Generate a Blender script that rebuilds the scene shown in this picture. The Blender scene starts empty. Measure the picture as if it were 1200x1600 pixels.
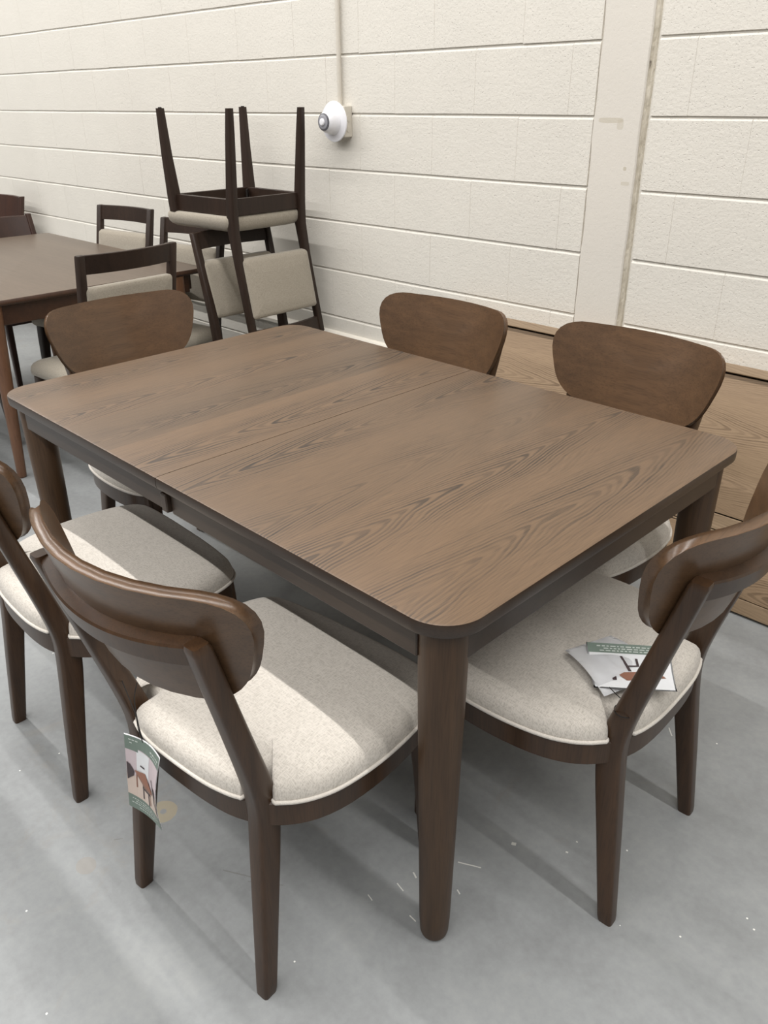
import bpy, bmesh, math, random
from math import pi, sin, cos, radians
from mathutils import Vector, Matrix
random.seed(7)
scn = bpy.context.scene
COL = scn.collection

# ------------------------------------------------------------------ helpers
def tag(o, label=None, cat=None, group=None, kind=None):
    if label: o['label'] = label
    if cat: o['category'] = cat
    if group: o['group'] = group
    if kind: o['kind'] = kind
    return o

def empty(name, loc=(0, 0, 0), rot=(0, 0, 0)):
    o = bpy.data.objects.new(name, None)
    o.empty_display_size = .1
    COL.objects.link(o)
    o.location = loc; o.rotation_euler = rot
    return o

def obj(name, bm, mat, parent=None, smooth=True, bevel=0, seg=2, auto=40):
    me = bpy.data.meshes.new(name)
    bm.normal_update()
    bmesh.ops.recalc_face_normals(bm, faces=bm.faces)
    bm.to_mesh(me); bm.free()
    for m in (mat if isinstance(mat, (list, tuple)) else [mat]): me.materials.append(m)
    for p in me.polygons: p.use_smooth = smooth
    o = bpy.data.objects.new(name, me)
    COL.objects.link(o)
    if parent: o.parent = parent
    if smooth and auto:
        me.set_sharp_from_angle(angle=radians(auto))
    if bevel:
        b = o.modifiers.new('bevel', 'BEVEL'); b.width = bevel; b.segments = seg
        b.limit_method = 'ANGLE'; b.angle_limit = radians(35); b.harden_normals = False
    return o

def box(bm, lo, hi, M=None):
    vs = [bm.verts.new((x, y, z)) for x in (lo[0], hi[0]) for y in (lo[1], hi[1]) for z in (lo[2], hi[2])]
    for f in ((0, 1, 3, 2), (4, 6, 7, 5), (0, 4, 5, 1), (2, 3, 7, 6), (0, 2, 6, 4), (1, 5, 7, 3)):
        bm.faces.new([vs[i] for i in f])
    if M:
        for v in vs: v.co = M @ v.co
    return vs

def loft(bm, rings, cap=True):
    """rings: list of lists of points (same count), closed loops"""
    R = [[bm.verts.new(p) for p in r] for r in rings]
    n = len(R[0])
    for a, b in zip(R, R[1:]):
        for i in range(n):
            bm.faces.new((a[i], a[(i + 1) % n], b[(i + 1) % n], b[i]))
    if cap:
        bm.faces.new(list(reversed(R[0]))); bm.faces.new(R[-1])
    return R

def lathe(bm, prof, n=32, c=(0, 0, 0)):
    rings = [[(c[0] + r * cos(2 * pi * i / n), c[1] + r * sin(2 * pi * i / n), c[2] + z) for i in range(n)] for r, z in prof]
    loft(bm, rings)

def tube(bm, pts, r, n=10, closed=False):
    pts = [Vector(p) for p in pts]; rings = []
    m = len(pts)
    up = None
    for i, p in enumerate(pts):
        if closed: t = (pts[(i + 1) % m] - pts[i - 1])
        else: t = pts[min(i + 1, m - 1)] - pts[max(i - 1, 0)]
        t.normalize()
        if up is None: up = Vector((0, 0, 1)) if abs(t.z) < .9 else Vector((1, 0, 0))
        a = t.cross(up).normalized(); b = a.cross(t).normalized(); up = b
        rings.append([p + a * r * cos(2 * pi * k / n) + b * r * sin(2 * pi * k / n) for k in range(n)])
    if closed: rings.append(rings[0])
    if closed:
        R = [[bm.verts.new(q) for q in r_] for r_ in rings[:-1]]
        for i in range(m):
            A, B = R[i], R[(i + 1) % m]
            for k in range(n): bm.faces.new((A[k], A[(k + 1) % n], B[(k + 1) % n], B[k]))
    else: loft(bm, rings)

def catmull(P, per=6, closed=False):
    out = []; n = len(P)
    rng = range(n if closed else n - 1)
    for i in rng:
        g = lambda k: Vector(P[k % n]) if closed else Vector(P[max(0, min(n - 1, k))])
        p0, p1, p2, p3 = g(i - 1), g(i), g(i + 1), g(i + 2)
        for s in range(per):
            t = s / per
            out.append(.5 * ((2 * p1) + (-p0 + p2) * t + (2 * p0 - 5 * p1 + 4 * p2 - p3) * t * t + (-p0 + 3 * p1 - 3 * p2 + p3) * t ** 3))
    if not closed: out.append(Vector(P[-1]))
    return out

def interp(tab, x):
    for (a, b) in zip(tab, tab[1:]):
        if x <= b[0]:
            t = (x - a[0]) / (b[0] - a[0]); t = max(0, min(1, t))
            return [u + (v - u) * t for u, v in zip(a[1:], b[1:])]
    return list(tab[-1][1:])

def dup(root, loc, rot, label, name=None):
    r = root.copy(); COL.objects.link(r); r.location = loc; r.rotation_euler = rot; r['label'] = label
    for ch in list(root.children):
        c = ch.copy(); COL.objects.link(c); c.parent = r
        for g in list(ch.children):
            d = g.copy(); COL.objects.link(d); d.parent = c
    return r

# ------------------------------------------------------------------ materials
def lin(c):
    return tuple((x / 255 / 12.92 if x / 255 <= .04045 else ((x / 255 + .055) / 1.055) ** 2.4) for x in c)
class NT:
    def __init__(s, name):
        s.m = bpy.data.materials.new(name); s.m.use_nodes = True
        s.t = s.m.node_tree; s.b = s.t.nodes['Principled BSDF']
    def n(s, ty, **kw):
        x = s.t.nodes.new(ty)
        for k, v in kw.items():
            if k == 'inp':
                for a, b in v.items():
                    if isinstance(b, bpy.types.NodeSocket): s.t.links.new(b, x.inputs[a])
                    else: x.inputs[a].default_value = b
            else: setattr(x, k, v)
        return x
    def math(s, op, a, b=0., c=None, clamp=False):
        x = s.n('ShaderNodeMath', operation=op, use_clamp=clamp)
        for i, v in enumerate((a, b, c)):
            if v is None: continue
            if isinstance(v, bpy.types.NodeSocket): s.t.links.new(v, x.inputs[i])
            else: x.inputs[i].default_value = v
        return x.outputs[0]
    def mix(s, f, a, b, bt='MIX'):
        x = s.n('ShaderNodeMix', data_type='RGBA', blend_type=bt)
        for i, v in ((0, f), (6, a), (7, b)):
            if isinstance(v, bpy.types.NodeSocket): s.t.links.new(v, x.inputs[i])
            elif i == 0: x.inputs[0].default_value = v
            else: x.inputs[i].default_value = (*v, 1)
        return x.outputs[2]
    def ramp(s, f, stops, interp='LINEAR'):
        x = s.n('ShaderNodeValToRGB'); x.color_ramp.interpolation = interp
        el = x.color_ramp.elements
        while len(el) < len(stops): el.new(.5)
        for e, (p, c) in zip(el, stops):
            e.position = p; e.color = (*c, 1) if len(c) == 3 else c
        s.t.links.new(f, x.inputs[0]); return x.outputs[0]
    def noise(s, vec, scale=5., detail=3., rough=.5, dist=0., dims='3D'):
        x = s.n('ShaderNodeTexNoise', noise_dimensions=dims)
        s.t.links.new(vec, x.inputs['Vector'])
        x.inputs['Scale'].default_value = scale; x.inputs['Detail'].default_value = detail
        x.inputs['Roughness'].default_value = rough; x.inputs['Distortion'].default_value = dist
        return x.outputs['Fac']
    def coord(s, out='Object', scale=(1, 1, 1), loc=(0, 0, 0), rot=(0, 0, 0)):
        tc = s.n('ShaderNodeTexCoord'); mp = s.n('ShaderNodeMapping')
        s.t.links.new(tc.outputs[out], mp.inputs[0])
        mp.inputs['Scale'].default_value = scale; mp.inputs['Location'].default_value = loc; mp.inputs['Rotation'].default_value = rot
        return mp.outputs[0]
    def set(s, **kw):
        for k, v in kw.items():
            k = {'base': 'Base Color', 'rough': 'Roughness', 'spec': 'Specular IOR Level', 'coat': 'Coat Weight', 'coatr': 'Coat Roughness', 'metal': 'Metallic', 'normal': 'Normal', 'sheen': 'Sheen Weight'}[k]
            if isinstance(v, bpy.types.NodeSocket): s.t.links.new(v, s.b.inputs[k])
            elif isinstance(v, tuple): s.b.inputs[k].default_value = (*v, 1)
            else: s.b.inputs[k].default_value = v
    def bump(s, h, strength=.3, dist=.002, normal=None):
        x = s.n('ShaderNodeBump'); x.inputs['Strength'].default_value = strength; x.inputs['Distance'].default_value = dist
        s.t.links.new(h, x.inputs['Height'])
        if normal: s.t.links.new(normal, x.inputs['Normal'])
        return x.outputs[0]

def plain(name, c, rough=.5, **kw):
    m = NT(name); v = m.coord('Object')
    f = m.noise(v, 40, 3)
    c = lin(c)
    m.set(base=m.mix(f, tuple(x * .93 for x in c), tuple(min(1, x * 1.07) for x in c)), rough=rough, **kw)
    return m.m

def grain_wood(name, base, dark, light, plank=.16, freq=95., rough=.42, gx='X', contrast=1., tone=1., spec=.5, slope=.055):
    """flat sawn ash / oak : planks side by side along gx, cathedral grain running along the other axis"""
    m = NT(name)
    tc = m.n('ShaderNodeTexCoord'); sp = m.n('ShaderNodeSeparateXYZ'); m.t.links.new(tc.outputs['Object'], sp.inputs[0])
    X, Y = (sp.outputs[0], sp.outputs[1]) if gx == 'X' else (sp.outputs[2], sp.outputs[0])
    u = m.math('DIVIDE', X, plank); cell = m.math('FLOOR', u); fr = m.math('SUBTRACT', m.math('FRACT', u), .5)
    wn = m.n('ShaderNodeTexWhiteNoise', noise_dimensions='1D'); m.t.links.new(cell, wn.inputs['W'])
    ws = m.n('ShaderNodeSeparateColor'); m.t.links.new(wn.outputs['Color'], ws.inputs[0])
    r1, r2, r3 = ws.outputs
    # distortion noises stretched along the grain
    cb = m.n('ShaderNodeCombineXYZ'); m.t.links.new(m.math('MULTIPLY', X, 5.), cb.inputs[0]); m.t.links.new(m.math('MULTIPLY', Y, 1.7), cb.inputs[1]); m.t.links.new(m.math('MULTIPLY', cell, 3.7), cb.inputs[2])
    n1 = m.math('SUBTRACT', m.noise(cb.outputs[0], 1.6, 2.5, .5), .5)
    cb2 = m.n('ShaderNodeCombineXYZ'); m.t.links.new(m.math('MULTIPLY', X, 26.), cb2.inputs[0]); m.t.links.new(m.math('MULTIPLY', Y, 9.), cb2.inputs[1]); m.t.links.new(cell, cb2.inputs[2])
    n2 = m.math('SUBTRACT', m.noise(cb2.outputs[0], 1., 4, .6), .5)
    # cathedral figure: nested pointed arches stacked along the board, straight dense lines on their flanks
    off = m.math('MULTIPLY', m.math('SUBTRACT', r1, .5), .35)
    xx = m.math('MULTIPLY', m.math('ADD', m.math('ADD', fr, off), m.math('MULTIPLY', n1, .22)), plank)
    sgn = m.math('SUBTRACT', m.math('MULTIPLY', m.math('GREATER_THAN', r2, .3), 2.), 1.)
    hyp = m.math('SQRT', m.math('ADD', m.math('MULTIPLY', xx, xx), 1.1e-4))
    q_ = m.math('ADD', m.math('MULTIPLY', hyp, 9.), m.math('MULTIPLY', Y, sgn))
    rf = m.math('ADD', m.math('ADD', m.math('MULTIPLY', q_, freq), m.math('MULTIPLY', r3, 17.)), m.math('ADD', m.math('MULTIPLY', n1, 3.6), m.math('MULTIPLY', n2, .8)))
    ph = m.math('FRACT', rf)
    wr = m.n('ShaderNodeTexWhiteNoise', noise_dimensions='1D'); m.t.links.new(m.math('ADD', m.math('FLOOR', rf), m.math('MULTIPLY', cell, 31.)), wr.inputs['W'])
    amp = m.math('ADD', m.math('MULTIPLY', wr.outputs['Value'], .75), .35)
    late = m.math('MULTIPLY', m.ramp(ph, [(0, (.25,) * 3), (.12, (.0,) * 3), (.40, (.1,) * 3), (.62, (.95,) * 3), (.92, (1, 1, 1)), (1, (.25,) * 3)]), amp)
    near = m.ramp(m.math('ABSOLUTE', xx), [(.0, (1, 1, 1)), (.040, (1,) * 3), (.080, (.30,) * 3), (.11, (.12,) * 3)])
    late = m.math('MULTIPLY', late, near)
    # open pore fibres
    cb3 = m.n('ShaderNodeCombineXYZ'); m.t.links.new(m.math('MULTIPLY', X, 420.), cb3.inputs[0]); m.t.links.new(m.math('MULTIPLY', Y, 14.), cb3.inputs[1]); m.t.links.new(cell, cb3.inputs[2])
    fib = m.noise(cb3.outputs[0], 1., 2, .6)
    pore = m.math('MULTIPLY', m.ramp(fib, [(.42, (0, 0, 0)), (.62, (1, 1, 1))]), 1.)
    cb4 = m.n('ShaderNodeCombineXYZ'); m.t.links.new(m.math('MULTIPLY', X, 3.), cb4.inputs[0]); m.t.links.new(m.math('MULTIPLY', Y, 1.5), cb4.inputs[1]); m.t.links.new(cell, cb4.inputs[2])
    area = m.noise(cb4.outputs[0], 1.4, 2)
    str_ = m.math('MULTIPLY', m.ramp(area, [(.36, (.30,) * 3), (.56, (1, 1, 1))]), 1.0 * contrast)
    f = m.math('MULTIPLY', m.math('MULTIPLY', late, m.math('ADD', m.math('MULTIPLY', pore, .35), .70), None, True), str_)
    b_, d_, l_ = lin(base), lin(dark), lin(light)
    c0 = m.mix(m.math('MULTIPLY', m.math('ADD', r3, m.math('MULTIPLY', area, .7)), .6), b_, l_)
    c1 = m.mix(f, c0, d_)
    c2 = m.mix(m.math('MULTIPLY', pore, .22), c1, d_)
    bp = m.bump(m.math('SUBTRACT', 1., m.math('ADD', m.math('MULTIPLY', f, .6), m.math('MULTIPLY', pore, .4))), .25, .0006)
    m.set(base=c2, rough=m.math('ADD', rough, m.math('MULTIPLY', f, .12)), normal=bp, spec=spec)
    return m.m

def stain_wood(name, base, dark, rough=.38, axis=2, spec=.5, coat=.0):
    """smooth stained hardwood with quiet streaks along one axis"""
    m = NT(name)
    sc = [55, 55, 55]; sc[axis] = 3.
    v = m.coord('Object', scale=tuple(sc))
    f = m.noise(v, 1., 4, .6)
    v2 = m.coord('Object', scale=tuple(s * .1 for s in sc))
    g = m.noise(v2, 1., 2)
    sc3 = [400, 400, 400]; sc3[axis] = 14
    p = m.noise(m.coord('Object', scale=tuple(sc3)), 1., 1)
    k = m.math('ADD', m.math('MULTIPLY', f, .6), m.math('MULTIPLY', g, .6))
    c = m.ramp(k, [(.3, lin(dark)), (.8, lin(base))])
    c = m.mix(m.math('MULTIPLY', m.ramp(p, [(.5, (0, 0, 0)), (.7, (1, 1, 1))]), .35), c, tuple(x * .6 for x in lin(dark)))
    m.set(base=c, rough=rough, spec=spec, coat=coat, coatr=.25)
    return m.m

def fabric(name, a, b, scale=1.):
    """open basket weave: slubby yarns in both directions"""
    m = NT(name)
    k = 1 / scale
    warp = m.noise(m.coord('Object', scale=(640 * k, 90 * k, 200 * k)), 1., 1.5, .5)
    weft = m.noise(m.coord('Object', scale=(110 * k, 480 * k, 200 * k), loc=(3, 5, 1)), 1., 1.5, .5)
    h = m.math('MAXIMUM', warp, weft)
    c = m.ramp(h, [(.36, lin(b)), (.62, lin(a))])
    v = m.coord('Object')
    big = m.noise(v, 14, 3)
    c = m.mix(m.math('MULTIPLY', big, .2), c, tuple(x * .86 for x in lin(a)))
    m.set(base=c, rough=.92, spec=.2, sheen=.25, normal=m.bump(h, .6, .0016))
    return m.m

M = {}
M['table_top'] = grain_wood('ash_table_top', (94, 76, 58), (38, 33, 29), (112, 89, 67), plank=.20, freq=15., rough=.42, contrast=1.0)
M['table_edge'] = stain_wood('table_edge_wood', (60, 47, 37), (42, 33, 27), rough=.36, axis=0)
M['table_leg'] = stain_wood('table_leg_wood', (90, 67, 46), (55, 41, 30), rough=.42, axis=2, spec=.36)
M['oak'] = grain_wood('weathered_oak', (142, 119, 94), (98, 78, 58), (158, 134, 106), plank=.16, freq=17., rough=.55, gx='Z', contrast=.9)
M['oak_frame'] = grain_wood('weathered_oak_frame', (146, 124, 98), (112, 92, 70), (156, 134, 108), plank=.09, freq=14., rough=.55, gx='Z', contrast=.5)
M['chair_wood'] = stain_wood('chair_wood', (76, 54, 36), (44, 31, 22), rough=.32, axis=2, spec=.42)
M['slab_wood'] = stain_wood('chair_back_wood', (99, 74, 52), (67, 50, 36), rough=.29, axis=0, spec=.5)
M['dark_wood'] = stain_wood('dark_chair_wood', (54, 40, 32), (34, 26, 21), rough=.42, axis=2, spec=.3)
M['red_wood'] = stain_wood('reddish_chair_wood', (66, 40, 29), (42, 27, 21), rough=.4, axis=2)
M['bg_table'] = stain_wood('far_table_wood', (106, 92, 79), (88, 76, 65), rough=.38, axis=0)
M['bg_edge'] = stain_wood('far_table_edge', (74, 48, 32), (46, 30, 22), rough=.4, axis=0)
M['bg_leg'] = stain_wood('far_table_leg', (128, 92, 66), (92, 62, 44), rough=.4, axis=2)
M['fabric'] = fabric('cream_woven_fabric', (207, 201, 192), (176, 170, 161))
M['piping'] = fabric('cream_piping', (218, 212, 203), (200, 194, 185), .6)
M['fabric2'] = fabric('greige_fabric', (163, 155, 141), (142, 134, 121), .8)
M['black'] = plain('black_felt', (22, 20, 19), .8)
M['metal'] = plain('bracket_metal', (40, 38, 37), .4, metal=.6)

def wall_mat(name, c, bumps=1., scuff=False):
    m = NT(name); v = m.coord('Object')
    f = m.noise(v, 2.2, 4, .6)
    c = lin(c)
    big = m.mix(f, tuple(x * .93 for x in c), tuple(min(1, x * 1.05) for x in c))
    n1 = m.noise(v, 90, 4, .65); n2 = m.noise(v, 24, 3, .6)
    pits = m.ramp(m.noise(v, 150, 2, .5), [(.28, (0, 0, 0)), (.38, (1, 1, 1))])
    h = m.math('ADD', m.math('ADD', m.math('MULTIPLY', n1, .6), m.math('MULTIPLY', n2, .5)), m.math('MULTIPLY', pits, .35))
    if scuff:      # an old tape mark and a few chips in the paint
        sp = m.n('ShaderNodeSeparateXYZ'); m.t.links.new(v, sp.inputs[0])
        def blot(x, z, rx, rz, s_, big):
            e = m.math('MULTIPLY', m.math('SUBTRACT', n2, .5), 1.1)
            a = m.math('POWER', m.math('ABSOLUTE', m.math('DIVIDE', m.math('SUBTRACT', sp.outputs[0], x), rx)), 4.)
            b = m.math('POWER', m.math('ABSOLUTE', m.math('DIVIDE', m.math('SUBTRACT', sp.outputs[2], z), rz)), 4.)
            d = m.math('ADD', m.math('ADD', a, b), e)
            return m.mix(m.math('MULTIPLY', m.ramp(d, [(.7, (1, 1, 1)), (1., (0, 0, 0))]), s_), big, lin((190, 182, 164)))
        big = blot(.985, 1.378, .046, .008, .6, big); big = blot(1.02, 1.366, .012, .016, .45, big)
        big = blot(1.055, 1.235, .006, .006, .8, big); big = blot(1.062, 1.19, .016, .006, .5, big)
    m.set(base=big, rough=.62, spec=.35, normal=m.bump(h, .45 * bumps, .004))
    return m.m
M['block'] = wall_mat('painted_block', (221, 217, 208), 1.6)
M['mortar'] = wall_mat('painted_mortar', (222, 218, 209), .5)
M['pil'] = wall_mat('painted_concrete', (217, 212, 203), .6, True)

def caulk_mat():
    m = NT('cracked_caulk'); v = m.coord('Object', scale=(60, 60, 14))
    f = m.noise(v, 1., 4, .7)
    c = m.ramp(f, [(.28, lin((96, 88, 78))), (.34, lin((180, 172, 155))), (.7, lin((210, 203, 188)))])
    m.set(base=c, rough=.8, normal=m.bump(f, .8, .006)); return m.m
M['caulk'] = caulk_mat()

SEGS = [(1.782, -1.659, 1.826, -1.636, .0014, 1), (1.824, -1.712, 1.835, -1.716, .0014, 1), (1.731, -1.744, 1.745, -1.750, .0018, 1), (1.701, -1.848, 1.717, -1.851, .0012, 1),
        (1.794, -1.823, 1.812, -1.824, .0012, 1), (1.725, -1.787, 1.747, -1.791, .0012, 1), (1.834, -1.540, 1.843, -1.536, .0040, 1), (1.931, -1.477, 1.936, -1.475, .0020, 1),
        (1.906, -.964, 1.926, -.987, .0014, 1), (1.932, -1.438, 1.936, -1.437, .0016, 1), (1.203, -2.142, 1.214, -2.126, .0012, 0), (1.44, -2.02, 1.53, -1.97, .0016, 0), (1.50, -2.00, 1.56, -1.955, .0012, 0)]
def floor_mat():
    m = NT('painted_concrete_floor')
    tc = m.n('ShaderNodeTexCoord'); v = tc.outputs['Object']
    a = m.noise(v, .9, 5, .6, .6); b = m.noise(v, 5.5, 6, .62, .3); c_ = m.noise(v, 55, 4, .6)
    k = m.math('ADD', m.math('ADD', m.math('MULTIPLY', a, .50), m.math('MULTIPLY', b, .34)), m.math('MULTIPLY', c_, .20))
    col = m.ramp(k, [(.38, lin((131, 133, 134))), (.54, lin((149, 152, 153))), (.72, lin((166, 168, 167)))])
    # brownish worn patches
    w = m.ramp(m.noise(v, 3.1, 5, .7, 1.5), [(.60, (0, 0, 0)), (.74, (1, 1, 1))])
    col = m.mix(m.math('MULTIPLY', w, .35), col, lin((150, 142, 130)))
    # white paint specks
    vo = m.n('ShaderNodeTexVoronoi'); m.t.links.new(v, vo.inputs['Vector']); vo.inputs['Scale'].default_value = 21; vo.inputs['Randomness'].default_value = 1
    sp = m.math('MULTIPLY', m.math('LESS_THAN', vo.outputs['Distance'], .045), m.math('GREATER_THAN', m.noise(v, 2.6, 2), .56))
    col = m.mix(sp, col, lin((236, 236, 232)))
    # tan glue rings where something round once stood
    sep = m.n('ShaderNodeSeparateXYZ'); m.t.links.new(v, sep.inputs[0])
    def ring(x, y, rx, ry, r0, r1, c, s_, col):
        dx = m.math('DIVIDE', m.math('SUBTRACT', sep.outputs[0], x), rx); dy = m.math('DIVIDE', m.math('SUBTRACT', sep.outputs[1], y), ry)
        d = m.math('ADD', m.math('SQRT', m.math('ADD', m.math('MULTIPLY', dx, dx), m.math('MULTIPLY', dy, dy))), m.math('MULTIPLY', m.math('SUBTRACT', b, .5), .5))
        f = m.ramp(d, [(max(0, r0 - .08), (0, 0, 0)), (r0, (1, 1, 1)), (r1, (1, 1, 1)), (min(1, r1 + .06), (0, 0, 0))])
        return m.mix(m.math('MULTIPLY', f, s_), col, lin(c))
    col = ring(1.212, -2.023, .036, .034, .25, .86, (170, 158, 132), .7, col)
    col = ring(1.222, -2.217, .030, .026, .0, .8, (150, 144, 136), .55, col)
    def seg(x0, y0, x1, y1, w, c, s_, col):
        L = math.hypot(x1 - x0, y1 - y0); ux, uy = (x1 - x0) / L, (y1 - y0) / L
        dx = m.math('SUBTRACT', sep.outputs[0], x0); dy = m.math('SUBTRACT', sep.outputs[1], y0)
        t_ = m.math('ADD', m.math('MULTIPLY', dx, ux), m.math('MULTIPLY', dy, uy))
        n_ = m.math('ABSOLUTE', m.math('ADD', m.math('SUBTRACT', m.math('MULTIPLY', dy, ux), m.math('MULTIPLY', dx, uy)), m.math('MULTIPLY', m.math('SUBTRACT', c_, .5), w * 1.5)))
        f = m.math('MULTIPLY', m.math('LESS_THAN', n_, w), m.math('MULTIPLY', m.math('GREATER_THAN', t_, 0.), m.math('LESS_THAN', t_, L)))
        return m.mix(m.math('MULTIPLY', f, s_), col, lin(c))
    W_ = (228, 228, 222)
    for q in SEGS: col = seg(*q[:4], q[4], W_ if q[5] else (112, 110, 104), .8 if q[5] else .45, col)
    h = m.math('ADD', m.math('MULTIPLY', c_, .5), m.math('MULTIPLY', b, .6))
    m.set(base=col, rough=m.math('ADD', .46, m.math('MULTIPLY', b, .2)), spec=.4, normal=m.bump(h, .2, .003))
    return m.m
M['floor'] = floor_mat()
M['white_plastic'] = plain('white_plastic', (232, 232, 236), .35)
M['box_paint'] = plain('painted_metal_box', (206, 200, 188), .5)
M['lens'] = plain('grey_lens', (150, 150, 156), .25)
M['lens_dark'] = plain('dark_ring', (92, 92, 98), .3)
M['white_trim'] = plain('white_painted_trim', (222, 217, 206), .5)

# ------------------------------------------------------------------ the room
def struct(name, bm, m, **kw):
    return tag(obj(name, bm, m, **kw), kind='structure')

bm = bmesh.new(); box(bm, (-9, -9, -.1), (5.5, .25, 0)); struct('floor', bm, M['floor'], smooth=False)

BL, CH, ZF = .4064, .2187, .5172        # block length, course height, a bed joint height
ZTOP = ZF + CH * 16
def blocks(bm, xa, xb, uo):
    k0 = -3
    for k in range(k0, 16):
        z0, z1 = ZF + k * CH, ZF + (k + 1) * CH
        if z1 < .02: continue
        z0 = max(z0, 0.0)
        ph = 0 if k % 2 == 0 else .5                  # running bond
        n0 = int(math.floor((xa - uo * BL) / BL)) - 1
        for j in range(n0, n0 + 60):
            x0 = (j + ph + uo) * BL; x1 = x0 + BL
            if x1 < xa or x0 > xb: continue
            x0, x1 = max(x0, xa), min(x1, xb)
            if x1 - x0 < .03: continue
            g = .0007
            jz = [random.uniform(-.0012, .0012) for _ in range(4)]
            yd = random.uniform(0, .0006)
            F = []
            # back rim, then front face: the upper lip slopes up to the bed joint, the lower lip is sharp
            for (a, b, y) in ((x0, z0, .012), (x1, z0, .012), (x1, z1, .012), (x0, z1, .012)):
                F.append(bm.verts.new((a, y, b)))
            G = [bm.verts.new(c) for c in ((x0 + g, yd, z0 + .0010 + jz[0]), (x1 - g, yd, z0 + .0015 + jz[1]), (x1 - g, yd, z1 - .0125 + jz[2]), (x0 + g, yd, z1 - .0125 + jz[3]))]
            H = [bm.verts.new(c) for c in ((x1 - g, .0075, z1 - .0035), (x0 + g, .0075, z1 - .0035))]
            bm.faces.new(G)
            bm.faces.new((G[3], G[2], H[0], H[1]))
            bm.faces.new((H[1], H[0], F[2], F[3]))
            bm.faces.new((F[0], F[1], G[1], G[0]))
            bm.faces.new((F[1], F[2], H[0], G[2], G[1]))
            bm.faces.new((F[3], F[0], G[0], G[3], H[1]))
bm = bmesh.new()
blocks(bm, -8.5, .915, 0)
blocks(bm, 1.118, 5.2, .0538)
wall = struct('wall_back', bm, M['block'], smooth=False)
# flush mortar bed behind the blocks
bm = bmesh.new(); box(bm, (-8.5, .0066, 0), (5.2, .2, ZTOP))
for (xa, xb, uo) in ((-8.5, .915, 0), (1.118, 5.2, .0538)):
    for k in range(-3, 16):
        z0, z1 = max(0, ZF + k * CH), ZF + (k + 1) * CH
        if z1 < .02: continue
        for j in range(-26, 16):
            x = (j + (0 if k % 2 == 0 else .5) + uo) * BL
            if xa + .03 < x < xb - .03: box(bm, (x - .004, .0013, z0 + .002), (x + .004, .006, z1 - .012))
mo = obj('mortar', bm, M['mortar'], wall, smooth=False)
# smooth concrete pier with its cracked joint on the right side
bm = bmesh.new()
zs = [0 + i * .06 for i in range(int(ZTOP / .06) + 1)]
rings = []
for i, z in enumerate(zs):
    w1 = .002 * sin(i * 1.9) + .0015 * sin(i * .77)
    rings.append([(.921 + w1, .03, z), (.921 + w1, -.003, z), (.926 + w1, -.006, z), (1.088 + w1 * .5, -.006, z), (1.092 + w1 * .5, -.002, z), (1.092 + w1 * .5, .03, z)])
loft(bm, rings)
obj('concrete_pier', bm, M['pil'], wall, auto=30)
bm = bmesh.new(); rings = []
random.seed(3)
for i in range(int(ZTOP / .012)):
    z = i * .012; w = random.uniform(-.0009, .0009) + .0012 * sin(i * .11)
    rings.append([(1.090, .02, z), (1.090 + w, .0005 + random.uniform(-.0005, .001), z), (1.097 + w, .004 + random.uniform(-.001, .001), z), (1.106 + w, .001, z), (1.122, .02, z)])
loft(bm, rings); obj('joint_filler', bm, M['caulk'], wall, smooth=False)

# low white ledge that runs along the wall
bm = bmesh.new(); rings = []
for x in (-8.5, 5.2):
    rings.append([(x, .002, .405), (x, -.020, .405), (x, -.026, .412), (x, -.026, .428), (x, -.018, .438), (x, .002, .444)])
loft(bm, rings); struct('trim_1', bm, M['white_trim'], auto=30)

# ------------------------------------------------------------------ conduit and round wall device
bm = bmesh.new(); tube(bm, [(-.307, -.014, z) for z in (1.415, 2.4, ZTOP)], .0095, 14)
pipe = obj('conduit_pipe', bm, M['box_paint']); tag(pipe, 'thin painted conduit pipe running up the block wall from the round white device', 'pipe')
dv = empty('wall_sounder', (-.307, 0, 1.36))
tag(dv, 'round white domed alarm device with grey centre on the block wall', 'alarm device')
bm = bmesh.new(); box(bm, (-.058, -.046, -.060), (.058, .001, .060))
obj('junction_box', bm, M['box_paint'], dv, bevel=.004)
for s in (-1, 1):
    for zz in (-.03, .012):
        bm = bmesh.new()
        Mx = Matrix.Translation((s * .058, -.022, zz)) @ Matrix.Rotation(pi / 2, 4, 'Y')
        bmesh.ops.create_cone(bm, cap_ends=True, segments=20, radius1=.012, radius2=.011, depth=.004, matrix=Mx)
        obj('knockout', bm, M['box_paint'], dv)
def lathe_y(prof, name, m, par, n=48):
    bm = bmesh.new()
    rings = [[(r * cos(2 * pi * i / n), -y, r * sin(2 * pi * i / n)) for i in range(n)] for r, y in prof]
    loft(bm, rings); return obj(name, bm, m, par, auto=35)
lathe_y([(.074, .046), (.078, .048), (.079, .051), (.077, .054), (.060, .057), (.052, .060), (.050, .066), (.047, .070), (.044, .088), (.040, .100), (.0345, .108), (.033, .109)], 'dome', M['white_plastic'], dv)
lathe_y([(.0335, .108), (.0335, .112), (.031, .1135)], 'lens_ring', M['lens_dark'], dv)
lathe_y([(.028, .110), (.028, .1145), (.025, .116), (.018, .1165)], 'lens', M['lens'], dv)
lathe_y([(.014, .116), (.014, .121), (.011, .124), (.004, .125)], 'button', M['white_plastic'], dv)

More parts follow.
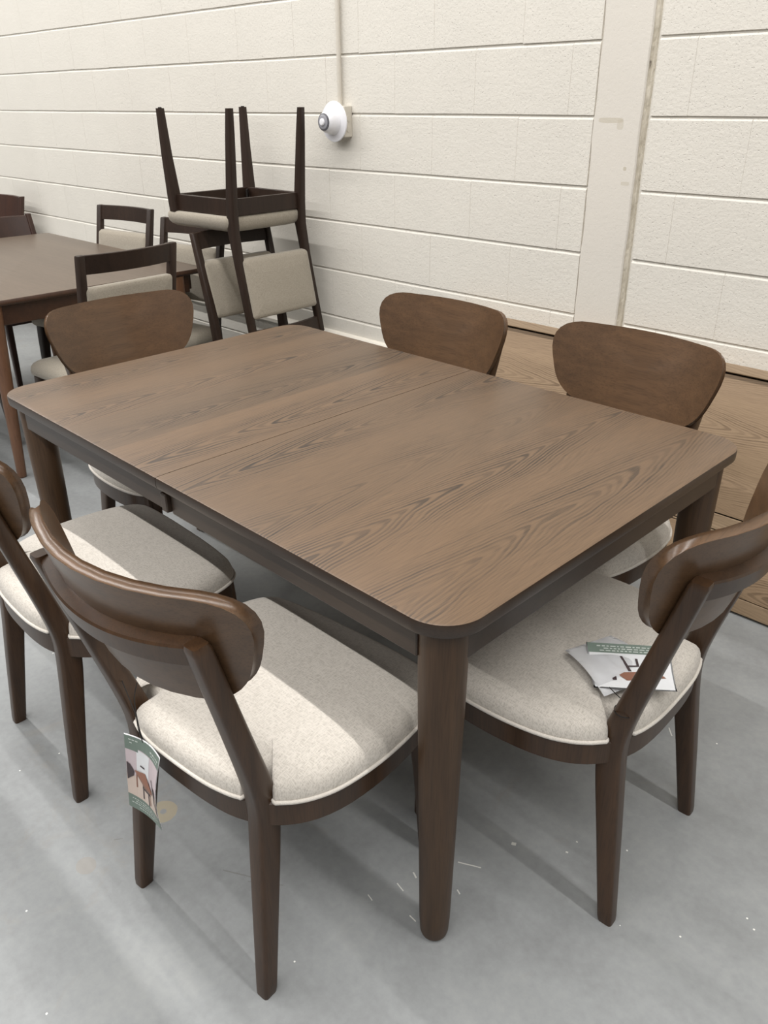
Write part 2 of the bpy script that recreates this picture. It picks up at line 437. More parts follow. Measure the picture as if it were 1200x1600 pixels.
# ------------------------------------------------------------------ main table
TX, TY, TR = 1.1273, -1.3668, radians(-.28)
TL, TW, TH = 1.580, 1.016, .762
def rrect(hx, hy, r, n=10, bow=0.):
    out = []
    for cx, cy, a0 in ((hx - r, hy - r, 0), (-hx + r, hy - r, pi / 2), (-hx + r, -hy + r, pi), (hx - r, -hy + r, 3 * pi / 2)):
        for i in range(n + 1):
            a = a0 + pi / 2 * i / n
            out.append((cx + r * cos(a), cy + r * sin(a)))
    return out
t = empty('dining_table', (TX, TY, 0), (0, 0, TR))
tag(t, 'large brown wooden dining table with rounded corners in the middle of the picture', 'table')
def leaf(x0, x1, name):
    """half of the top: outline of the rounded rectangle clipped at the seam"""
    bm = bmesh.new()
    full = rrect(TL / 2, TW / 2, .078, 14)
    prof = [(-.007, TH - .028), (-.0015, TH - .0245), (0, TH - .019), (0, TH - .004), (-.0012, TH - .0012), (-.0045, TH)]
    rings = []
    for off, z in prof:
        hx, hy = TL / 2 + off, TW / 2 + off
        pts = rrect(hx, hy, .078 + off, 14)
        if x1 > 0.01: pts = [p for p in pts if p[0] > 0]
        else: pts = [p for p in pts if p[0] < 0]
        # order so that the seam edge closes the loop
        if x1 > .01:
            a = [p for p in pts if p[1] < 0]; b = [p for p in pts if p[1] >= 0]
            loop = [(x0, -hy)] + a + b + [(x0, hy)]
        else:
            a = [p for p in pts if p[1] >= 0]; b = [p for p in pts if p[1] < 0]
            loop = [(x1, hy)] + a + b + [(x1, -hy)]
        rings.append([(p[0], p[1], z) for p in loop])
    loft(bm, rings)
    for f in bm.faces:
        f.material_index = 0 if (abs(f.normal.z) > .9 and f.calc_center_median().z > TH - .003) else 1
    bm.normal_update()
    for f in bm.faces:
        n = f.normal
        f.material_index = 0 if (abs(n.z) > .6 and f.calc_center_median().z > TH - .0035) else 1
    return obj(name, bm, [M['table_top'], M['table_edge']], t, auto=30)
leaf(.0009, TL / 2, 'tabletop_half'); leaf(-TL / 2, -.0009, 'tabletop_half')
# apron: four rails under the top
ax, ay = TL / 2 - .026, TW / 2 - .026
az0, az1 = TH - .092, TH - .026
for s in (-1, 1):
    for a, b in ((-ax + .06, -.004), (.004, ax - .06)):
        bm = bmesh.new(); y = s * ay
        box(bm, (a, min(y, y - s * .022), az0), (b, max(y, y - s * .022), az1))
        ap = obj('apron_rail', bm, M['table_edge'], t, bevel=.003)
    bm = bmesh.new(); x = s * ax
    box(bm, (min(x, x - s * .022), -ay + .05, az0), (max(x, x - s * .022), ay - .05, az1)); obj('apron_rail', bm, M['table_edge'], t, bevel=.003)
# lower slide lip seen as a thin step
for s in (-1, 1):
    bm = bmesh.new(); box(bm, (-ax + .07, s * (ay + .006) - .004, TH - .040), (ax - .07, s * (ay + .006) + .004, TH - .0275)); obj('edge_lip', bm, M['table_edge'], t, bevel=.002)
# leg profile
def leg_round(cx, cy):
    bm = bmesh.new()
    prof = [(.010, 0), (.020, .0015), (.0255, .006), (.0275, .014), (.0295, .05), (.0355, .38), (.0395, .60), (.0405, .70), (.0405, TH - .0275)]
    lathe(bm, prof, 40, (cx, cy, 0)); return obj('leg', bm, M['table_leg'], t, auto=35)
INS = .064
for sx in (-1, 1):
    for sy in (-1, 1): leg_round(sx * (TL / 2 - INS), sy * (TW / 2 - INS))
# extension hardware under the middle
for s in (-1, 1):
    bm = bmesh.new(); box(bm, (-.020, s * (ay + .003) - .007, az0 + .004), (.002, s * (ay + .003) + .007, TH - .045)); obj('leaf_lock', bm, M['table_edge'], t, bevel=.003)
for y in (-.16, .16):
    bm = bmesh.new(); box(bm, (-.52, y - .02, TH - .085), (.52, y + .02, TH - .03)); obj('slide_rail', bm, M['table_leg'], t, bevel=.003)
bm = bmesh.new(); lathe(bm, [(.012, 0), (.016, .01), (.012, .03), (.012, .07)], 16, (.06, -.44, TH - .125)); obj('lock_knob', bm, M['metal'], t)

# ------------------------------------------------------------------ curved-back dining chair (local +Y is the front, origin between the rear feet)
def outline():
    half = [(0, .022), (.07, .024), (.13, .034), (.185, .060), (.228, .105), (.254, .165), (.266, .24), (.268, .32), (.262, .39), (.250, .440), (.228, .475), (.19, .492), (.10, .499), (0, .500)]
    half = [(x, .022 + (y - .022) * .955) for x, y in half]
    pts = half + [(-x, y) for x, y in reversed(half[1:-1])]
    return [(v.x, v.y) for v in catmull([(x, y, 0) for x, y in pts], 3, True)]
OUT = outline(); CX, CY = 0, .27
def notched():
    half = [(0, .022), (.07, .024), (.115, .031), (.138, .038), (.1435, .044), (.1455, .086), (.150, .0905), (.166, .0915), (.181, .0905), (.1855, .086), (.1875, .068), (.194, .067), (.213, .084), (.235, .118), (.254, .165), (.266, .24), (.268, .32), (.262, .39), (.250, .440), (.228, .475), (.19, .492), (.10, .499), (0, .500)]
    half = [(x, .022 + (y - .022) * (.955 if y > .1 else 1)) for x, y in half]
    return half
def dense(half):
    pts = half + [(-x, y) for x, y in reversed(half[1:-1])]
    out = []
    for i in range(len(pts)):
        a, b = Vector(pts[i]), Vector(pts[(i + 1) % len(pts)])
        sharp = .04 < a.y < .092 and .04 < b.y < .0925 and abs(a.x) > .14
        k = 4
        if sharp: out += [a.lerp(b, t / k) for t in range(k)]
        else:
            p0, p3 = Vector(pts[i - 1]), Vector(pts[(i + 2) % len(pts)])
            out += [.5 * ((2 * a) + (-p0 + b) * t + (2 * p0 - 5 * a + 4 * b - p3) * t * t + (-p0 + 3 * a - 3 * b + p3) * t ** 3) for t in (q / k for q in range(k))]
    return [(v.x, v.y) for v in out]
NOT = dense(notched())
# same loop without the post notches, for the crown of the cushion
CRN = list(NOT)
for sgn_ in (1, -1):
    idx = [i for i, p in enumerate(NOT) if p[0] * sgn_ > .137 and p[0] * sgn_ < .196 and p[1] < .095]
    a_, b_ = Vector(NOT[idx[0]]), Vector(NOT[idx[-1]])
    for q, i in enumerate(idx):
        p_ = a_.lerp(b_, q / (len(idx) - 1)); CRN[i] = (p_.x, p_.y)
def crown(s, f):
    f = f * f * (3 - 2 * f)
    return scaled([(a[0] * f + b[0] * (1 - f), a[1] * f + b[1] * (1 - f)) for a, b in zip(NOT, CRN)], s)
def shrink(o, d):
    n = len(o); res = []
    for i in range(n):
        a = Vector(o[i - 1]); b = Vector(o[(i + 1) % n]); tt = (b - a).normalized()
        nn = Vector((tt.y, -tt.x))
        res.append((o[i][0] - nn.x * d, o[i][1] - nn.y * d))
    return res
def scaled(o, s): return [(CX + (x - CX) * s, CY + (y - CY) * s) for x, y in o]
def cushion(parent):
    bm = bmesh.new(); rings = []
    zb = .432
    o0 = NOT
    rings.append([(x, y, zb) for x, y in scaled(o0, .97)])
    rings.append([(x, y, zb) for x, y in scaled(NOT, .992)])
    for s, h in ((1.0, .004), (1.0, .010), (.993, .020), (.978, .030), (.95, .038), (.90, .0445), (.85, .048), (.80, .051), (.73, .054), (.66, .056), (.48, .0595), (.30, .061), (.12, .0615)):
        rings.append([(x, y, zb + h) for x, y in crown(s, max(0, min(1, (s - .62) / .30)))])
    loft(bm, rings); o = obj('seat_cushion', bm, M['fabric'], parent, auto=0)
    bm = bmesh.new(); tube(bm, [(x, y, zb + .0035) for x, y in scaled(NOT, 1.004)], .0038, 8, True)
    obj('piping', bm, M['piping'], o, auto=0)
    return o
def seat_frame(parent):
    bm = bmesh.new(); zt, zb = .431, .378
    A = shrink(OUT, .003); B = shrink(OUT, .026)
    prof = [(A, zt - .003), (shrink(OUT, .006), zt), (shrink(OUT, .022), zt), (B, zt - .002), (B, zb), (shrink(OUT, .007), zb), (shrink(OUT, .004), zb + .003)]
    R = [[bm.verts.new((x, y, z)) for x, y in P] for P, z in prof]
    n = len(R[0])
    for i in range(len(R)):
        a, b = R[i], R[(i + 1) % len(R)]
        for k in range(n): bm.faces.new((a[k], a[(k + 1) % n], b[(k + 1) % n], b[k]))
    return obj('seat_frame', bm, M['chair_wood'], parent, auto=30)
PT = [  # z, x centre, y centre, half width, half depth
    (0, .184, .014, .0140, .0145), (.012, .184, .0155, .0150, .0155), (.20, .174, .041, .0172, .0205), (.33, .166, .060, .0182, .0242),
    (.385, .164, .066, .0182, .0248), (.42, .165, .0655, .0182, .0240), (.46, .168, .057, .0178, .0225), (.52, .172, .041, .0170, .0205),
    (.64, .181, .007, .0158, .018), (.74, .188, -.021, .0148, .0168), (.803, .192, -.0385, .0142, .0158), (.810, .192, -.040, .0120, .0135)]
def soft_section(cx, cy, hx, hy, z, r=.32):
    pts = []
    rr = min(hx, hy) * r * 1.4
    for sx, sy, a0 in ((1, 1, 0), (-1, 1, pi / 2), (-1, -1, pi), (1, -1, 3 * pi / 2)):
        for i in range(4):
            a = a0 + pi / 2 * i / 3
            pts.append((cx + sx * (hx - rr) + rr * cos(a), cy + sy * (hy - rr) + rr * sin(a), z))
    return pts
def rear_leg(parent, s):
    bm = bmesh.new(); zz = []
    base = [Vector(p) for p in [(a[0], a[1], a[2]) for a in PT]]
    zs = [0, .006, .012] + [.03 + i * .02 for i in range(38)] + [.795, .803, .810]
    zs = sorted(set(z for z in zs if z <= .810))
    rings = []
    for z in zs:
        x, y, hx, hy = interp(PT, z)
        # smooth the bend a little
        if .03 < z < .78:
            v = [interp(PT, min(.80, z + d)) for d in (-.028, -.014, 0, .014, .028)]
            x, y, hx, hy = [sum(q[i] for q in v) / 5 for i in range(4)]
        rings.append(soft_section(s * x, y, hx, hy, z))
    loft(bm, rings); return obj('rear_leg', bm, M['chair_wood'], parent, auto=50)
def front_leg(parent, s):
    bm = bmesh.new(); rings = []
    for z, x, y, h in ((0, .220, .456, .0135), (.006, .220, .456, .0155), (.20, .216, .448, .0190), (.40, .210, .434, .0225), (.43, .209, .432, .0225)):
        rings.append(soft_section(s * x, y, h, h, z))
    loft(bm, rings); return obj('front_leg', bm, M['chair_wood'], parent, auto=50)
KC, RK = 1.27, math.atan(.30)
CR, SR = cos(RK), sin(RK)
ZT, DT = .8727, -.0904          # top centre of the back board's rear face
def bpt(x, v, t):
    """point of the bent back board: v runs down the rake, t is forward offset along the board's normal"""
    n = KC * x * x + t
    return (x, DT + v * SR + n * CR, ZT - v * CR + n * SR)
def backrest(parent):
    A, B, H = (.271, .014), (.203, .2075), .2195
    def fil(P, Q, Rr, r, n=9):
        P, Q, Rr = Vector(P), Vector(Q), Vector(Rr)
        u = (P - Q).normalized(); w = (Rr - Q).normalized(); d = r / math.tan(u.angle(w) / 2)
        S, E = Q + u * d, Q + w * d
        return [(1 - k / (n - 1)) ** 2 * S + 2 * (k / (n - 1)) * (1 - k / (n - 1)) * Q + (k / (n - 1)) ** 2 * E for k in range(n)]
    H += .008; B = (B[0], B[1] + .008); c0, c1 = Vector((0, 0)), Vector((0, H))
    half = [c0, Vector((.05, .0008)), Vector((.10, .0030)), Vector((.15, .0066))] + fil(Vector((.15, .0066)), A, B, .078) + fil(A, B, c1, .115) + [Vector((.08, H - .0048)), Vector((.04, H - .0022)), c1]
    O = [(p.x, p.y) for p in half] + [(-p.x, p.y) for p in reversed(half[1:-1])]
    O = O[::-1]
    cy = .105
    bm = bmesh.new()
    def ring(sc, off, t):
        return [bpt(x * sc, cy + (v - cy) * sc, t) for x, v in shrink(O, off)]
    g = -1 if Vector(shrink(O, .01)[len(O) // 2]).length > 9 else 1
    rings = [ring(s, .0, 0) for s in (.06, .2, .4, .6, .8, .93)]
    rings += [ring(1, .0045, 0), ring(1, .0015, .0015), ring(1, 0, .005), ring(1, 0, .015), ring(1, .0015, .0185), ring(1, .0045, .020)]
    rings += [ring(s, 0, .020) for s in (.93, .8, .6, .4, .2, .06)]
    loft(bm, rings); return obj('backrest', bm, M['slab_wood'], parent, auto=50)
def back_rail(parent):
    bm = bmesh.new(); rings = []
    for i in range(25):
        x = -.180 + .360 * i / 24
        rings.append([bpt(x, v, t) for v, t in ((.118, -.019), (.118, .002), (.078, .002), (.078, -.018), (.081, -.0215), (.115, -.023))])
    loft(bm, rings); return obj('back_rail', bm, M['chair_wood'], parent, auto=30)
def make_chair():
    r = empty('dining_chair')
    cushion(r); seat_frame(r)
    for s in (-1, 1): rear_leg(r, s)
    for s in (-1, 1): front_leg(r, s)
    backrest(r); back_rail(r)
    tag(r, 'x', 'chair', 'curved back chairs around the dining table')
    return r
chair = make_chair()
D = radians
chair.location = (1.530, -2.1475, 0); chair.rotation_euler = (0, 0, .092)
chair['label'] = 'brown curved back chair nearest the camera, a paper tag dangling by its rear leg'
dup(chair, (.8525, -2.141, 0), (0, 0, -.040), 'brown curved back chair cut off by the left edge of the picture')
dup(chair, (2.084, -1.372, 0), (0, 0, 1.615), 'brown curved back chair at the right table end, a folded card on its seat')
dup(chair, (1.510, -.645, 0), (0, 0, 3.09), 'brown curved back chair on the wall side, nearest the right corner of the table')
dup(chair, (.880, -.700, 0), (0, 0, 3.14), 'brown curved back chair on the wall side, between the stacked dark chairs and another')
dup(chair, (.106, -1.368, 0), (0, 0, -1.584), 'brown curved back chair at the far left table end, blotchy backrest facing the camera')

# ------------------------------------------------------------------ dark framed chair with padded back
def pad_chair(H=.95):
    r = empty('side_chair')
    wood = M['dark_wood']
    def post(s):
        bm = bmesh.new(); rings = []
        for z, x, y, hx, hy in ((0, .190, .012, .013, .013), (.10, .190, .022, .015, .017), (.38, .190, .050, .017, .024), (.47, .190, .052, .017, .024), (.60, .192, .030, .016, .020), (H - .004, .198, -.044, .0155, .015), (H, .198, -.0445, .0135, .013)):
            rings.append(soft_section(s * x, y, hx, hy, z))
        loft(bm, rings); obj('rear_leg', bm, wood, r, auto=50)
    def fleg(s):
        bm = bmesh.new(); rings = []
        for z, x, y, h in ((0, .222, .445, .0145), (.18, .218, .440, .019), (.345, .212, .430, .024), (.41, .210, .426, .024)):
            rings.append(soft_section(s * x, y, h, h, z))
        loft(bm, rings); obj('front_leg', bm, wood, r, auto=50)
        bm = bmesh.new(); lathe(bm, [(.006, -.004), (.008, -.003), (.008, .001)], 12, (s * .222, .445, 0)); obj('foot_glide', bm, M['black'], r)
    for s in (-1, 1): post(s)
    for s in (-1, 1): fleg(s)
    # seat rails
    bm = bmesh.new()
    box(bm, (-.20, .415, .340), (.20, .437, .408)); box(bm, (-.18, .045, .340), (.18, .065, .408))
    for s in (-1, 1):
        vs = box(bm, (-.011, .05, .340), (.011, .43, .408))
        for v in vs: v.co.x += s * (.186 + .018 * (v.co.y / .43))
    obj('seat_rail', bm, wood, r, bevel=.002)
    for sx in (-1, 1):
        bm = bmesh.new(); box(bm, (-.03, -.004, .346), (.03, .004, .385), Matrix.Translation((sx * .172, .395, 0)) @ Matrix.Rotation(sx * pi / 4, 4, 'Z'))
        obj('corner_bracket', bm, M['metal'], r)
    # seat cushion
    bm = bmesh.new(); rings = []
    def rr(hx0, hx1, y0, y1, r_, sc, z):
        P = []
        for x, y in rrect(1, 1, .16, 6):
            yy = y0 + (y + 1) / 2 * (y1 - y0); hx = hx0 + (hx1 - hx0) * (y + 1) / 2
            P.append((x * hx * sc, (yy - .25) * sc + .25, z))
        return P
    for sc, z in ((.93, .408), (.98, .409), (1.01, .418), (1.015, .432), (1.0, .450), (.965, .461), (.90, .471), (.76, .478), (.45, .482), (.1, .483)):
        rings.append(rr(.212, .236, .050, .478, .04, sc, z))
    loft(bm, rings); obj('seat_cushion', bm, M['fabric2'], r, auto=0)
    # curved top rail
    bm = bmesh.new(); rings = []
    for i in range(17):
        x = -.195 + .39 * i / 16; c = -.030 * (1 - (x / .195) ** 2)
        y = lambda z: .030 - .074 * (z - .60) / .35 + .0
        rings.append([(x, y(z) + c + tt, z) for z, tt in ((H - .070, -.009), (H - .070, .009), (H - .002, .009), (H, .006), (H, -.006), (H - .002, -.009))])
    loft(bm, rings); obj('top_rail', bm, wood, r, auto=30)
    # padded back
    bm = bmesh.new(); rings = []
    def pr(off, tt):
        P = []
        for x, v in rrect(.192 - off, .125 - off, max(.004, .016 - off), 5):
            z = H - .245 + v
            P.append((x, .030 - .074 * (z - .60) / .35 - .018 * (1 - (x / .195) ** 2) + tt, z))
        return P
    for off, tt in ((.06, -.024), (.02, -.023), (.006, -.020), (0, -.012), (0, .010), (.006, .019), (.02, .024), (.06, .026)): rings.append(pr(off, tt))
    loft(bm, rings); obj('back_pad', bm, M['fabric2'], r, auto=50)
    return tag(r, 'x', 'chair', 'dark framed chairs with padded backs')
pc = pad_chair()
# A: upside down on top of the stack
pc.location = (-.42, -.31, 1.416); pc.rotation_euler = (pi, 0, -pi / 2 + radians(2))
pc['label'] = 'dark chair stacked upside down, its four legs pointing up against the block wall'
dup(pc, (-.62, -.375, 0), (0, 0, -pi / 2), 'dark chair standing on the floor underneath the upside down chair').scale = (1, 1, .98)
dup(pc, (-.435, -1.045, 0), (0, 0, radians(93)), 'dark chair with padded back seen from behind at the near end of the far table')
dup(pc, (-1.60, -.41, 0), (0, 0, radians(190)), 'dark chair on the wall side of the far table, fully visible padded back')
dup(pc, (-1.03, -.375, 0), (0, 0, radians(190)), 'dark chair on the wall side of the far table, partly hidden by the chair stack').scale = (1, 1, .98)
dup(pc, (-1.42, -1.76, 0), (0, 0, 0), 'dark chair pushed under the far table, only a bit of its seat showing')

# ------------------------------------------------------------------ far table
ft = empty('dining_table', (-1.57, -.98, 0)); tag(ft, 'plain reddish brown table at the left edge, behind the main table', 'table')
bm = bmesh.new(); rings = []
fx, fy = .81, .52
for off, z in ((-.016, .735), (-.006, .738), (0, .745), (0, .752), (-.004, .759), (-.008, .760)):
    rings.append([(x, y, z) for x, y in rrect(fx + off, fy + off, .03 + off, 6)])
loft(bm, rings)
bm.normal_update()
for f in bm.faces: f.material_index = 0 if (abs(f.normal.z) > .7 and f.calc_center_median().z > .757) else 1
obj('tabletop', bm, [M['bg_table'], M['bg_edge']], ft, auto=30)
for s in (-1, 1):
    bm = bmesh.new(); box(bm, (-fx + .09, s * (fy - .045) - .011, .655), (fx - .09, s * (fy - .045) + .011, .735)); obj('apron_rail', bm, M['bg_edge'], ft, bevel=.003)
    bm = bmesh.new(); box(bm, (s * (fx - .045) - .011, -fy + .08, .655), (s * (fx - .045) + .011, fy - .08, .735)); obj('apron_rail', bm, M['bg_edge'], ft, bevel=.003)
for sx in (-1, 1):
    for sy in (-1, 1):
        bm = bmesh.new(); cx, cy = sx * (fx - .040), sy * (fy - .070) - (.07 if sy > 0 else 0); dx, dy = sx * -.040, sy * .020
        rings = []
        for z, r_ in ((0, .014), (.004, .018), (.012, .0195), (.35, .026), (.60, .031), (.735, .033)):
            k = (1 - z / .735)
            rings.append([(cx + dx * k + r_ * cos(2 * pi * i / 24), cy + dy * k + r_ * sin(2 * pi * i / 24), z) for i in range(24)])
        loft(bm, rings); obj('leg', bm, M['bg_leg'], ft, auto=40)

# ------------------------------------------------------------------ chairs with solid curved wooden backs at the far left
def panel_chair(H=.86):
    r = empty('panel_back_chair'); wood = M['red_wood']
    for s in (-1, 1):
        bm = bmesh.new(); rings = []
        for z, x, y, h in ((0, .21, .012, .013), (.42, .21, .045, .018), (.60, .21, .028, .0165), (H, .21, -.035, .0145)):
            rings.append(soft_section(s * x, y, h, h, z))
        loft(bm, rings); obj('rear_leg', bm, wood, r, auto=50)
        bm = bmesh.new(); rings = []
        for z, x, y, h in ((0, .22, .44, .013), (.40, .21, .43, .019)): rings.append(soft_section(s * x, y, h, h, z))
        loft(bm, rings); obj('front_leg', bm, wood, r, auto=50)
    bm = bmesh.new()
    box(bm, (-.20, .415, .35), (.20, .435, .41)); box(bm, (-.20, .04, .35), (.20, .06, .41)); box(bm, (-.215, .05, .35), (-.195, .43, .41)); box(bm, (.195, .05, .35), (.215, .43, .41))
    obj('seat_rail', bm, wood, r, bevel=.002)
    bm = bmesh.new(); rings = []
    for sc, z in ((.95, .408), (1, .414), (1, .432), (.97, .45), (.88, .462), (.6, .468), (.1, .47)):
        rings.append([(x * .232 * sc, .255 + y * .215 * sc, z) for x, y in rrect(1, 1, .15, 6)])
    loft(bm, rings); obj('seat_cushion', bm, M['fabric2'], r, auto=0)
    bm = bmesh.new(); rings = []
    for i in range(17):
        x = -.20 + .40 * i / 16; c = -.035 * (1 - (x / .20) ** 2)
        y = lambda z: .028 - .063 * (z - .60) / .26
        rings.append([(x, y(z) + c + tt, z) for z, tt in ((H - .20, -.008), (H - .20, .008), (H - .012, .008), (H - .008, .003), (H - .008, -.003), (H - .012, -.008))])
    loft(bm, rings); obj('back_panel', bm, wood, r, auto=30)
    return tag(r, 'x', 'chair', 'reddish chairs with solid wooden backs')
pp = panel_chair()
pp.location = (-2.46, -.72, 0); pp.rotation_euler = (0, 0, -pi / 2)
pp['label'] = 'reddish solid back chair at the far end of the far table, lower of two'
dup(pp, (-3.66, -.16, 0), (0, 0, pi), 'reddish solid back chair close to the wall behind the far table')

# ------------------------------------------------------------------ leaning oak board
lean = math.atan2(.28, .687)
bd = empty('panelled_headboard', (1.40, -.338, 0.0), (-lean, 0, 0))
tag(bd, 'pale oak panelled board leaning against the block wall on the right', 'wooden board')
L0, L1 = -1.02, 1.25
hyp = math.hypot(.28, .687)
def bpart(name, z0, z1, y0, y1, m, bev=.002):
    bm = bmesh.new(); box(bm, (L0, y0, z0), (L1, y1, z1)); return obj(name, bm, m, bd, bevel=bev, smooth=False)
f = hyp / .687
bpart('top_cap', .662 * f, .687 * f, -.022, .045, M['oak_frame'])
bpart('upper_panel', .262 * f, .658 * f, -.004, .012, M['oak'], 0)
bpart('middle_rail', .213 * f, .258 * f, -.010, .022, M['oak_frame'])
bpart('bead', .206 * f, .2105 * f, -.010, .022, M['oak_frame'], .0008)
bpart('lower_panel', .048 * f, .2035 * f, -.010, .016, M['oak'], .001)
bpart('bottom_rail', .004 * f, .046 * f, -.013, .022, M['oak_frame'])
bpart('backing', .004 * f, .67 * f, .0225, .030, M['black'], 0)

# ------------------------------------------------------------------ hang tags
def quad_sheet(P, nu, nv, bend, thick=.0006):
    """P: TL,TR,BR,BL ; returns function (u,v)->point and bm grid"""
    TL_, TR_, BR_, BL_ = [Vector(p) for p in P]
    nrm = (TR_ - TL_).cross(BL_ - TL_).normalized()
    def at(u, v, o=0.):
        a = TL_.lerp(TR_, u); b = BL_.lerp(BR_, u)
        return a.lerp(b, v) + nrm * (bend(u, v) + o)
    return at
def patch(at, u0, u1, v0, v1, off, nu=8, nv=10, thick=0):
    bm = bmesh.new()
    G = [[bm.verts.new(at(u0 + (u1 - u0) * i / nu, v0 + (v1 - v0) * j / nv, off)) for i in range(nu + 1)] for j in range(nv + 1)]
    for j in range(nv):
        for i in range(nu): bm.faces.new((G[j][i], G[j][i + 1], G[j + 1][i + 1], G[j + 1][i]))
    if thick:
        r = bmesh.ops.solidify(bm, geom=bm.faces[:], thickness=thick)
    return bm
T = {'card': plain('tag_card', (244, 245, 247), .45), 'green': plain('tag_green', (112, 128, 118), .45), 'pink': plain('tag_pink_wall', (204, 190, 194), .45),
     'win': plain('tag_window', (226, 228, 230), .45), 'tan': plain('tag_floor', (208, 190, 178), .45), 'brown': plain('tag_brown', (140, 98, 80), .45),
     'dark': plain('tag_dark', (62, 48, 50), .45), 'ink': plain('tag_white_ink', (198, 206, 200), .45)}
def poly_patch(at, polys, off):
    bm = bmesh.new()
    for poly in polys:
        vs = [bm.verts.new(at(u, v, off)) for u, v in poly]; bm.faces.new(vs)
    return bm
KEYS = ['green', 'pink', 'win', 'tan', 'brown', 'dark', 'ink']
def printed(root, at, sg, areas, polys):
    """one printed sheet: picture, bands and lettering are one mesh with several inks"""
    bm = bmesh.new()
    def add(src, key):
        n0 = len(bm.faces); me = bpy.data.meshes.new('tmp'); src.to_mesh(me); src.free(); bm.from_mesh(me); bpy.data.meshes.remove(me)
        bm.faces.ensure_lookup_table()
        for f in bm.faces[n0:]: f.material_index = KEYS.index(key)
    for (u0, u1, v0, v1, o, k) in areas: add(patch(at, u0, u1, v0, v1, sg * o), k)
    for (pl_, o, k) in polys: add(poly_patch(at, pl_, sg * o), k)
    me = bpy.data.meshes.new('printed_face'); bm.to_mesh(me); bm.free()
    for k in KEYS: me.materials.append(T[k])
    o = bpy.data.objects.new('printed_face', me); COL.objects.link(o); o.parent = root
    return o
def text_rows(rows, seed):
    random.seed(seed); D_ = []
    for v, u0, u1, h in rows:
        u = u0
        while u < u1:
            w = random.uniform(.02, .07); D_.append([(u, v), (min(u + w, u1), v), (min(u + w, u1), v + h), (u, v + h)]); u += w + .018
    return D_
def print_front(root, at, sg):
    printed(root, at, sg,
      [(.01, .99, .01, .15, .0012, 'green'), (.01, .99, .80, .99, .0012, 'green'), (.01, .99, .15, .56, .0010, 'pink'), (.26, .62, .16, .50, .0013, 'win'), (.01, .99, .52, .80, .0013, 'tan'), (.01, .30, .14, .19, .0014, 'green')],
      [([[(.20, .44), (.50, .40), (.80, .56), (.50, .61)], [(.24, .47), (.27, .47), (.27, .66), (.24, .66)], [(.66, .59), (.69, .58), (.70, .76), (.67, .76)]], .0018, 'brown'),
       ([[(.42, .60), (.70, .60), (.70, .625), (.42, .625)], [(.42, .54), (.45, .54), (.46, .76), (.43, .76)], [(.60, .62), (.63, .62), (.64, .79), (.61, .79)],
         [(.03, .36), (.10, .38), (.20, .46), (.18, .52), (.03, .60)], [(.72, .38), (.75, .38), (.84, .52), (.81, .52)], [(.80, .44), (.90, .46), (.98, .62), (.98, .78), (.86, .62)], [(.36, .33), (.48, .33), (.48, .35), (.36, .35)]], .0021, 'dark'),
       (text_rows([(.045, .10, .30, .014), (.085, .12, .17, .014), (.065, .64, .95, .018), (.10, .68, .92, .012), (.835, .12, .9, .013), (.865, .2, .95, .013), (.895, .10, .88, .013), (.93, .3, .8, .013)], 5), .0018, 'ink')])

ht = empty('hang_tag', (1.41, -2.158, .45))
tag(ht, 'glossy paper hang tag printed with a dining room picture, dangling beside the nearest chair leg', 'tag', None)
P = [(0, 0, 0), (.104, .010, .004), (.078, .003, -.186), (-.020, -.008, -.186)]
at = quad_sheet(P, 8, 10, lambda u, v: .010 * sin(pi * u) * (1 - .5 * v) - .012 * (u * u) * sin(pi * v))
obj('card', patch(at, 0, 1, 0, 1, 0, 12, 16, .0006), T['card'], ht, auto=0)
nn = (Vector(P[1]) - Vector(P[0])).cross(Vector(P[3]) - Vector(P[0])); sg = 1 if nn.y < 0 else -1
print_front(ht, at, sg)
bm = bmesh.new()
p0 = at(.42, .03); q = [p0 + Vector((0, -.001, 0)), Vector((.035, .012, .025)), Vector((.02, .018, .045)), Vector((-.035, .030, .075)), Vector((-.090, .045, .085))]
tube(bm, catmull([tuple(v) for v in q], 5), .0009, 6)
q2 = [p0 + Vector((0, .001, 0)), Vector((.030, .016, .022)), Vector((.000, .030, .055)), Vector((-.01, .045, .08))]
tube(bm, catmull([tuple(v) for v in q2], 5), .0009, 6)
obj('string', bm, M['black'], ht)

fc = empty('folded_card', (1.938, -1.434, .499))
tag(fc, 'folded printed paper card lying on the seat at the right table end', 'tag', None)
off = Vector((1.93, -1.42, .503))
def rel(x, y, z): return tuple(Vector((x, y, z)) - off)
# back leaf (white, curled) and printed leaf above it
P2 = [rel(1.868, -1.468, .512), rel(1.905, -1.365, .512), rel(2.03, -1.385, .498), rel(1.985, -1.520, .500)]
at2 = quad_sheet(P2, 8, 10, lambda u, v: -.010 * sin(pi * v))
obj('back_leaf', patch(at2, 0, 1, 0, 1, 0, 10, 12, .0006), T['card'], fc, auto=0)
P3 = [rel(1.995, -1.366, .520), rel(1.882, -1.430, .524), rel(1.955, -1.520, .504), rel(2.060, -1.462, .504)]
P3 = [rel(1.890, -1.432, .524), rel(2.010, -1.330, .520), rel(2.075, -1.425, .506), rel(1.962, -1.518, .506)]
at3 = quad_sheet(P3, 8, 10, lambda u, v: .006 * sin(pi * v))
obj('front_leaf', patch(at3, 0, 1, 0, 1, 0, 12, 12, .0006), T['card'], fc, auto=0)
n3 = (Vector(P3[1]) - Vector(P3[0])).cross(Vector(P3[3]) - Vector(P3[0])); sg3 = 1 if n3.z > 0 else -1
o = sg3
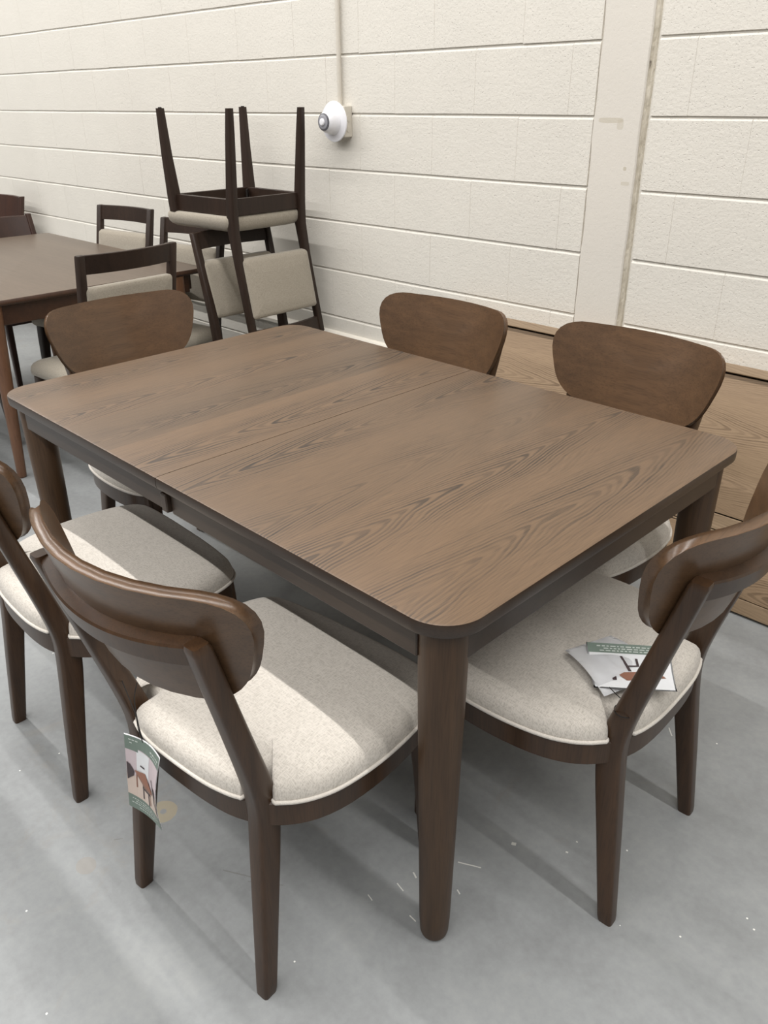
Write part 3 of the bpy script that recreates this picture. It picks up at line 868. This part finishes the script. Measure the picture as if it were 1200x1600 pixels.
printed(fc, at3, o, [(.01, .99, .01, .20, .0012, 'green'), (.02, .98, .20, .98, .0010, 'win')],
  [([[(.30, .62), (.80, .55), (.90, .70), (.42, .80)], [(.28, .45), (.45, .47), (.45, .53), (.28, .53)]], .0018, 'brown'),
   ([[(.20, .28), (.23, .27), (.33, .50), (.31, .55)], [(.38, .26), (.41, .26), (.50, .58), (.46, .58)], [(.31, .47), (.60, .44), (.60, .465), (.32, .50)], [(.56, .30), (.59, .30), (.60, .46), (.57, .46)], [(.04, .36), (.12, .46), (.20, .56), (.22, .68), (.10, .62)], [(.68, .34), (.71, .34), (.72, .50), (.69, .5)], [(.24, .68), (.30, .68), (.30, .80), (.25, .80)]], .0021, 'dark'),
   (text_rows([(.06, .12, .9, .02), (.105, .2, .9, .02), (.15, .15, .85, .02)], 9), .0018, 'ink')])
bm = bmesh.new()
q = [Vector(rel(1.985, -1.505, .512))]
for k in range(9):
    a_ = radians(150 - k * 45); q.append(Vector(rel(2.035 + .0205 * cos(a_), -1.530 + .024 * sin(a_), .512 - .001 * k)))
tube(bm, catmull([tuple(v) for v in q], 5), .0009, 6); obj('string', bm, M['black'], fc)

# ------------------------------------------------------------------ light
w = bpy.data.worlds.new('World'); scn.world = w; w.use_nodes = True
bg = w.node_tree.nodes['Background']; bg.inputs[0].default_value = (1.0, .98, .96, 1); bg.inputs[1].default_value = .105
def strip(y, power, z=4.1, x0=-9, x1=6, width=.035, name='strip_light'):
    l = bpy.data.lights.new(name, 'AREA'); l.shape = 'RECTANGLE'; l.size = x1 - x0; l.size_y = width
    l.energy = power; l.color = (1, .975, .945)
    o = bpy.data.objects.new(name, l); COL.objects.link(o); o.location = ((x0 + x1) / 2, y, z)
    return o
strip(-1.52, 345)
strip(-3.82, 335)
strip(-6.15, 240)

# ------------------------------------------------------------------ camera
cam = bpy.data.cameras.new('Camera'); co = bpy.data.objects.new('Camera', cam); COL.objects.link(co)
co.location = (2.51176, -2.61019, 1.44677); co.rotation_euler = (1.0975176, .0066876, .7779273)
cam.sensor_fit = 'VERTICAL'; cam.sensor_height = 24; cam.lens = 1262.217 * 24 / 1600; cam.clip_start = .02
scn.camera = co
vs = scn.view_settings
vs.view_transform = 'Standard'; vs.look = 'None'; vs.gamma = 1; vs.use_curve_mapping = False; vs.exposure = 0
